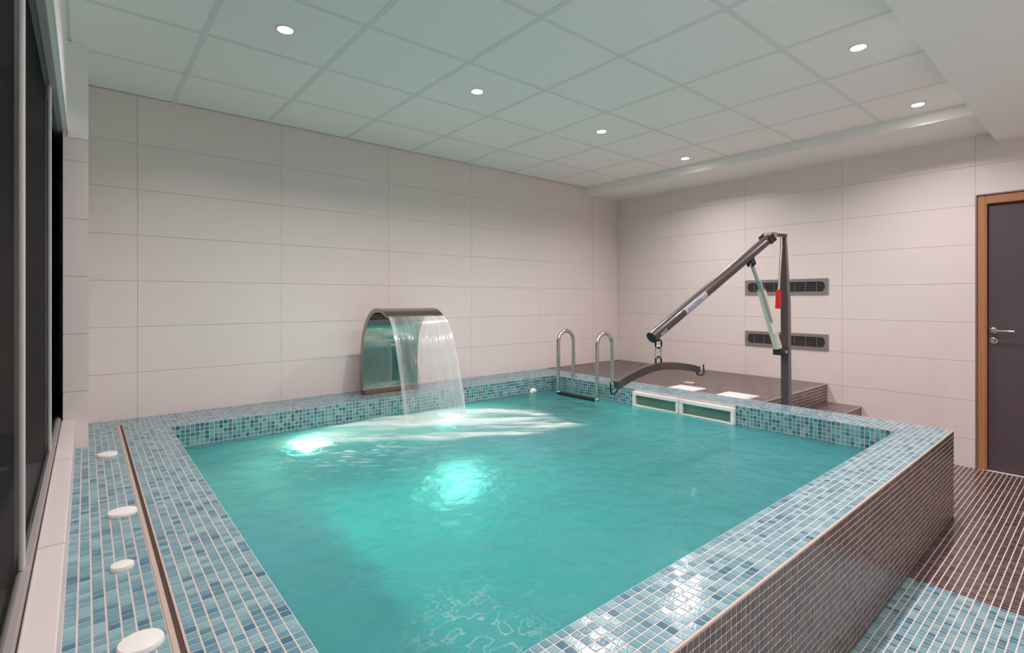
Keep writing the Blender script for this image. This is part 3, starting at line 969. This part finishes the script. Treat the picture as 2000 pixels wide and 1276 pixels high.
# sticker wrapped on the boom side that faces the pool room
upb = side.cross(bd).normalized()
if upb.z < 0: upb = -upb
L = (BT - BA).length
def ring_pt(t, ang, r):     # ang measured from 'towards the window/front' side downwards
    nrm = sfront * math.cos(ang) - upb * math.sin(ang)
    return BA + bd * t + nrm * r
sfront = side if side.dot(Vector((-.5, -1, 0))) > 0 else -side
bm = bmesh.new()
t0, t1 = L * .605, L * .775
rows = []
for k in range(9):
    ang = math.radians(-40 + 74 * k / 8)
    rows.append([bm.verts.new(ring_pt(t, ang, .0356)) for t in (t0, t1)])
for A_, B_ in zip(rows, rows[1:]): bm.faces.new((A_[0], A_[1], B_[1], B_[0]))
bmesh.ops.solidify(bm, geom=bm.faces[:], thickness=.0003)
stk = obj('sticker', bm, M['label'], boom)
def text_frame(t, ang, r):
    nrm = (sfront * math.cos(ang) - upb * math.sin(ang)).normalized()
    xa = -bd                                   # reads upwards to the post
    ya = nrm.cross(xa).normalized()
    Mx = Matrix((xa, ya, nrm)).transposed().to_4x4()
    Mx.translation = BA + bd * t + nrm * r
    return Mx
text_mesh('sticker_text', 'AULOMMIA', .030, M['ink'], boom, text_frame(L * .703, math.radians(-3), .0362))
text_mesh('sticker_mark', 'A', .022, M['ink_red'], boom, text_frame(L * .622, math.radians(-5), .0362))
text_mesh('boom_lettering', 'AKS', .034, M['white_ink'], boom, text_frame(L * .945, math.radians(14), .0354))
cyl('boom_eye', BT - bd * .035 - upb * .030, BT - bd * .035 - upb * .046, .011, M['black'], boom, n=14)
# actuator
at_, ar, ab, abr = pt(-1.642, -2.474, 1.034), pt(-1.536, -2.498, .840), pt(-1.384, -2.547, .426), pt(-1.349, -2.550, .386)
ad = (ar - at_).normalized()
ad2 = (ab - ar).normalized()
act = cyl('actuator', ar, ab, .0285, M['cream'], lift, n=28)
cyl('actuator_rod', at_ + ad * .02, ar, .0125, M['dull'], act, n=18)
cyl('actuator_collar', ar - ad2 * .012, ar + ad2 * .012, .027, M['chrome'], act, n=24)
hp = ar + Vector((-.022, -.018, 0))
cyl('actuator_valve', hp - ad2 * .075, hp + ad2 * .24, .0105, M['dull'], act, n=14)
lb = ar.lerp(ab, .5) + Vector((-.022, -.020, -.01))
tube('rating_label', [lb, lb + ad2 * .10], 0, M['label'], act, rect=(.018, .002), up=(0.7, 1, 0))
for sgn in (-1, 1):
    c = at_ + side * sgn * .018
    tube('bracket_plate', [c - upb * .02, c + upb * .055], 0, M['black'], lift, rect=(.006, .045), up=tuple(bd))
cyl('upper_pin', at_ - side * .03 - upb * .003, at_ + side * .03 - upb * .003, .009, M['chrome'], lift, n=14)
tube('lower_bracket', [pt(-1.272, -2.550, .392), pt(-1.400, -2.545, .398)], 0, M['black'], lift, rect=(.052, .045), up=(0, 0, 1))
cyl('lower_bolt', pt(-1.335, -2.590, .398), pt(-1.335, -2.505, .398), .011, M['chrome'], lift, n=14)
# pump handle hanging from the pivot arm
hnd = tube('pump_handle', [pt(-1.318, -2.545, 1.235), pt(-1.330, -2.549, 1.15), pt(-1.385, -2.556, .86), pt(-1.390, -2.556, .84)], .0085, M['steel'], lift, 12)
cyl('handle_grip', pt(-1.389, -2.556, .845), pt(-1.403, -2.556, .712), .0185, M['red'], hnd, n=22)
bm = bmesh.new()
v = [bm.verts.new(p) for p in (pt(-1.274, -2.556, 1.165), pt(-1.262, -2.5555, 1.130), pt(-1.274, -2.5585, 1.100))]
bm.faces.new(v); bmesh.ops.solidify(bm, geom=bm.faces[:], thickness=.0006)
obj('warning_sticker', bm, M['label'], lift)

# spring hook between boom and spreader bar
sh = empty('spring_hook', pt(-2.577, -2.343, .41))
tag(sh, 'chrome spring hook linking the lift boom to the spreader bar', 'spring hook')
def loop(cx, cy, z0, z1, wdt, r, name, parent, m, ax=(1, 0, 0)):
    ax = Vector(ax).normalized()
    pts = []
    hw_ = wdt / 2
    for t in np.linspace(0, 2 * math.pi, 33)[:-1]:
        c, s_ = math.cos(t), math.sin(t)
        z = (z1 - hw_ + s_ * hw_) if s_ > 0 else (z0 + hw_ + s_ * hw_)
        pts.append(Vector((cx, cy, z + H)) + ax * c * hw_)
    pts.append(pts[0])
    return tube(name, pts, r, m, parent, 10)
E2 = BT - bd * .035 - upb * .052
hx, hyy = E2.x, E2.y
zt_ = E2.z - H
loop(hx, hyy, zt_ - .040, zt_ + .012, .036, .0055, 'upper_ring', sh, M['black'], RT)
loop(hx, hyy, zt_ - .105, zt_ - .028, .034, .0055, 'hook_body', sh, M['chrome'], RT)
cyl('locking_sleeve', Vector((hx, hyy, zt_ - .078 + H)) + RT * .017, Vector((hx, hyy, zt_ - .045 + H)) + RT * .017, .0085, M['chrome'], sh, n=16)
loop(hx, hyy, zt_ - .140, zt_ - .094, .034, .0055, 'lower_ring', sh, M['black'], RT)
# spreader bar
sb = empty('spreader_bar', pt(hx, hyy, zt_ - .16))
tag(sb, 'arched dark metal spreader bar with hooked ends hanging over the water', 'spreader bar')
PL, PR = pt(-2.953, -2.329, .299), pt(-2.141, -2.356, .315)
PA = Vector((hx, hyy, H + zt_ - .152))
bpts = []
for t in np.linspace(-1, 1, 25):
    if t < 0:
        base = PA.lerp(PL, -t)
        base.z = PA.z + (PL.z - PA.z) * (abs(t) ** 1.8)
    else:
        base = PA.lerp(PR, t)
        base.z = PA.z + (PR.z - PA.z) * (abs(t) ** 1.9)
    bpts.append(base)
tube('arched_bar', bpts, 0, M['dark_metal'], sb, rect=(.036, .044), up=(0, 0, 1))
dl = (bpts[0] - bpts[1]).normalized(); dr = (bpts[-1] - bpts[-2]).normalized()
tube('hook', [PL - dl * .03 - Vector((0, 0, .018)), PL - dl * .012 - Vector((0, 0, .034)), PL + Vector((-.012, 0, -.046)), PL + Vector((-.036, 0, -.044)), PL + Vector((-.046, 0, -.034)), PL + Vector((-.048, 0, .016))], .0048, M['black'], sb, 10)
tube('hook', [PR - dr * .02 - Vector((0, 0, .016)), PR - dr * .005 - Vector((0, 0, .030)), PR + Vector((.018, -.004, -.036)), PR + Vector((.058, -.006, -.036)), PR + Vector((.066, -.006, -.026)), PR + Vector((.060, -.006, .030))], .0048, M['black'], sb, 10)

# ------------------------------------------------------------------ wall vents
def vent(zc, label):
    y0, y1, hgt = -2.420, -1.653, .150
    r = empty('vent_grille', (0, (y0 + y1) / 2, zc))
    tag(r, label, 'vent', 'ventilation grilles in the right wall')
    # plate with a stadium-shaped opening
    bm = bmesh.new()
    hh = .046; ym0, ym1 = y0 + .026, y1 - .026
    n = 8
    inner_ = []
    for k in range(n + 1):
        a = math.pi / 2 + math.pi * k / n
        inner_.append((ym0 + hh * .62 + hh * .62 * math.cos(a), hh * math.sin(a)))
    for k in range(n + 1):
        a = -math.pi / 2 + math.pi * k / n
        inner_.append((ym1 - hh * .62 + hh * .62 * math.cos(a), hh * math.sin(a)))
    m_ = len(inner_)
    outer_ = []
    for (yy_, z_) in inner_:
        cy_ = y0 if yy_ < (y0 + y1) / 2 else y1
        outer_.append((cy_, z_ / hh * hgt / 2))
    for k in (0, n): outer_[k] = (y0, outer_[k][1])
    for off in (0,):
        vi = [bm.verts.new((-.010, a, zc + b)) for a, b in inner_]
        vo = [bm.verts.new((-.010, a, zc + b)) for a, b in outer_]
        vb = [bm.verts.new((-.0012, a, zc + b)) for a, b in outer_]
        vib = [bm.verts.new((-.0012, a, zc + b)) for a, b in inner_]
    for k in range(m_):
        k2 = (k + 1) % m_
        bm.faces.new((vo[k], vo[k2], vi[k2], vi[k]))
        bm.faces.new((vi[k], vi[k2], vib[k2], vib[k]))
        if (vo[k].co - vo[k2].co).length > 1e-6: bm.faces.new((vo[k2], vo[k], vb[k], vb[k2]))
    bmesh.ops.recalc_face_normals(bm, faces=bm.faces)
    obj('vent_plate', bm, M['vent'], r)
    box('vent_backing', (-.0022, -.0013, y0 + .006, y1 - .006, zc - .06, zc + .06), M['vent_dark'], r)
    for k in range(5):
        z = zc - .034 + k * .017
        ins = .036 if k in (0, 4) else .028
        bm = bmesh.new()
        vs4 = [(-.008, z - .0028), (-.0024, z + .0006), (-.0024, z + .0026), (-.008, z - .0010)]
        A_ = [bm.verts.new((x, y0 + ins, zz_)) for x, zz_ in vs4]; B_ = [bm.verts.new((x, y1 - ins, zz_)) for x, zz_ in vs4]
        for q in range(4): bm.faces.new((A_[q], A_[(q + 1) % 4], B_[(q + 1) % 4], B_[q]))
        bm.faces.new(A_[::-1]); bm.faces.new(B_)
        bmesh.ops.recalc_face_normals(bm, faces=bm.faces)
        obj('slat', bm, M['slat'], r)
    for k in range(7):
        y = y0 + (y1 - y0) * (k + 1) / 8
        box('vertical_bar', (-.0088, -.0080, y - .0018, y + .0018, zc - .043, zc + .043), M['vent'], r)
vent(.896 + H, 'upper of two long grey ventilation grilles behind the lift post')
vent(.378 + H, 'lower of two long grey ventilation grilles behind the lift post')
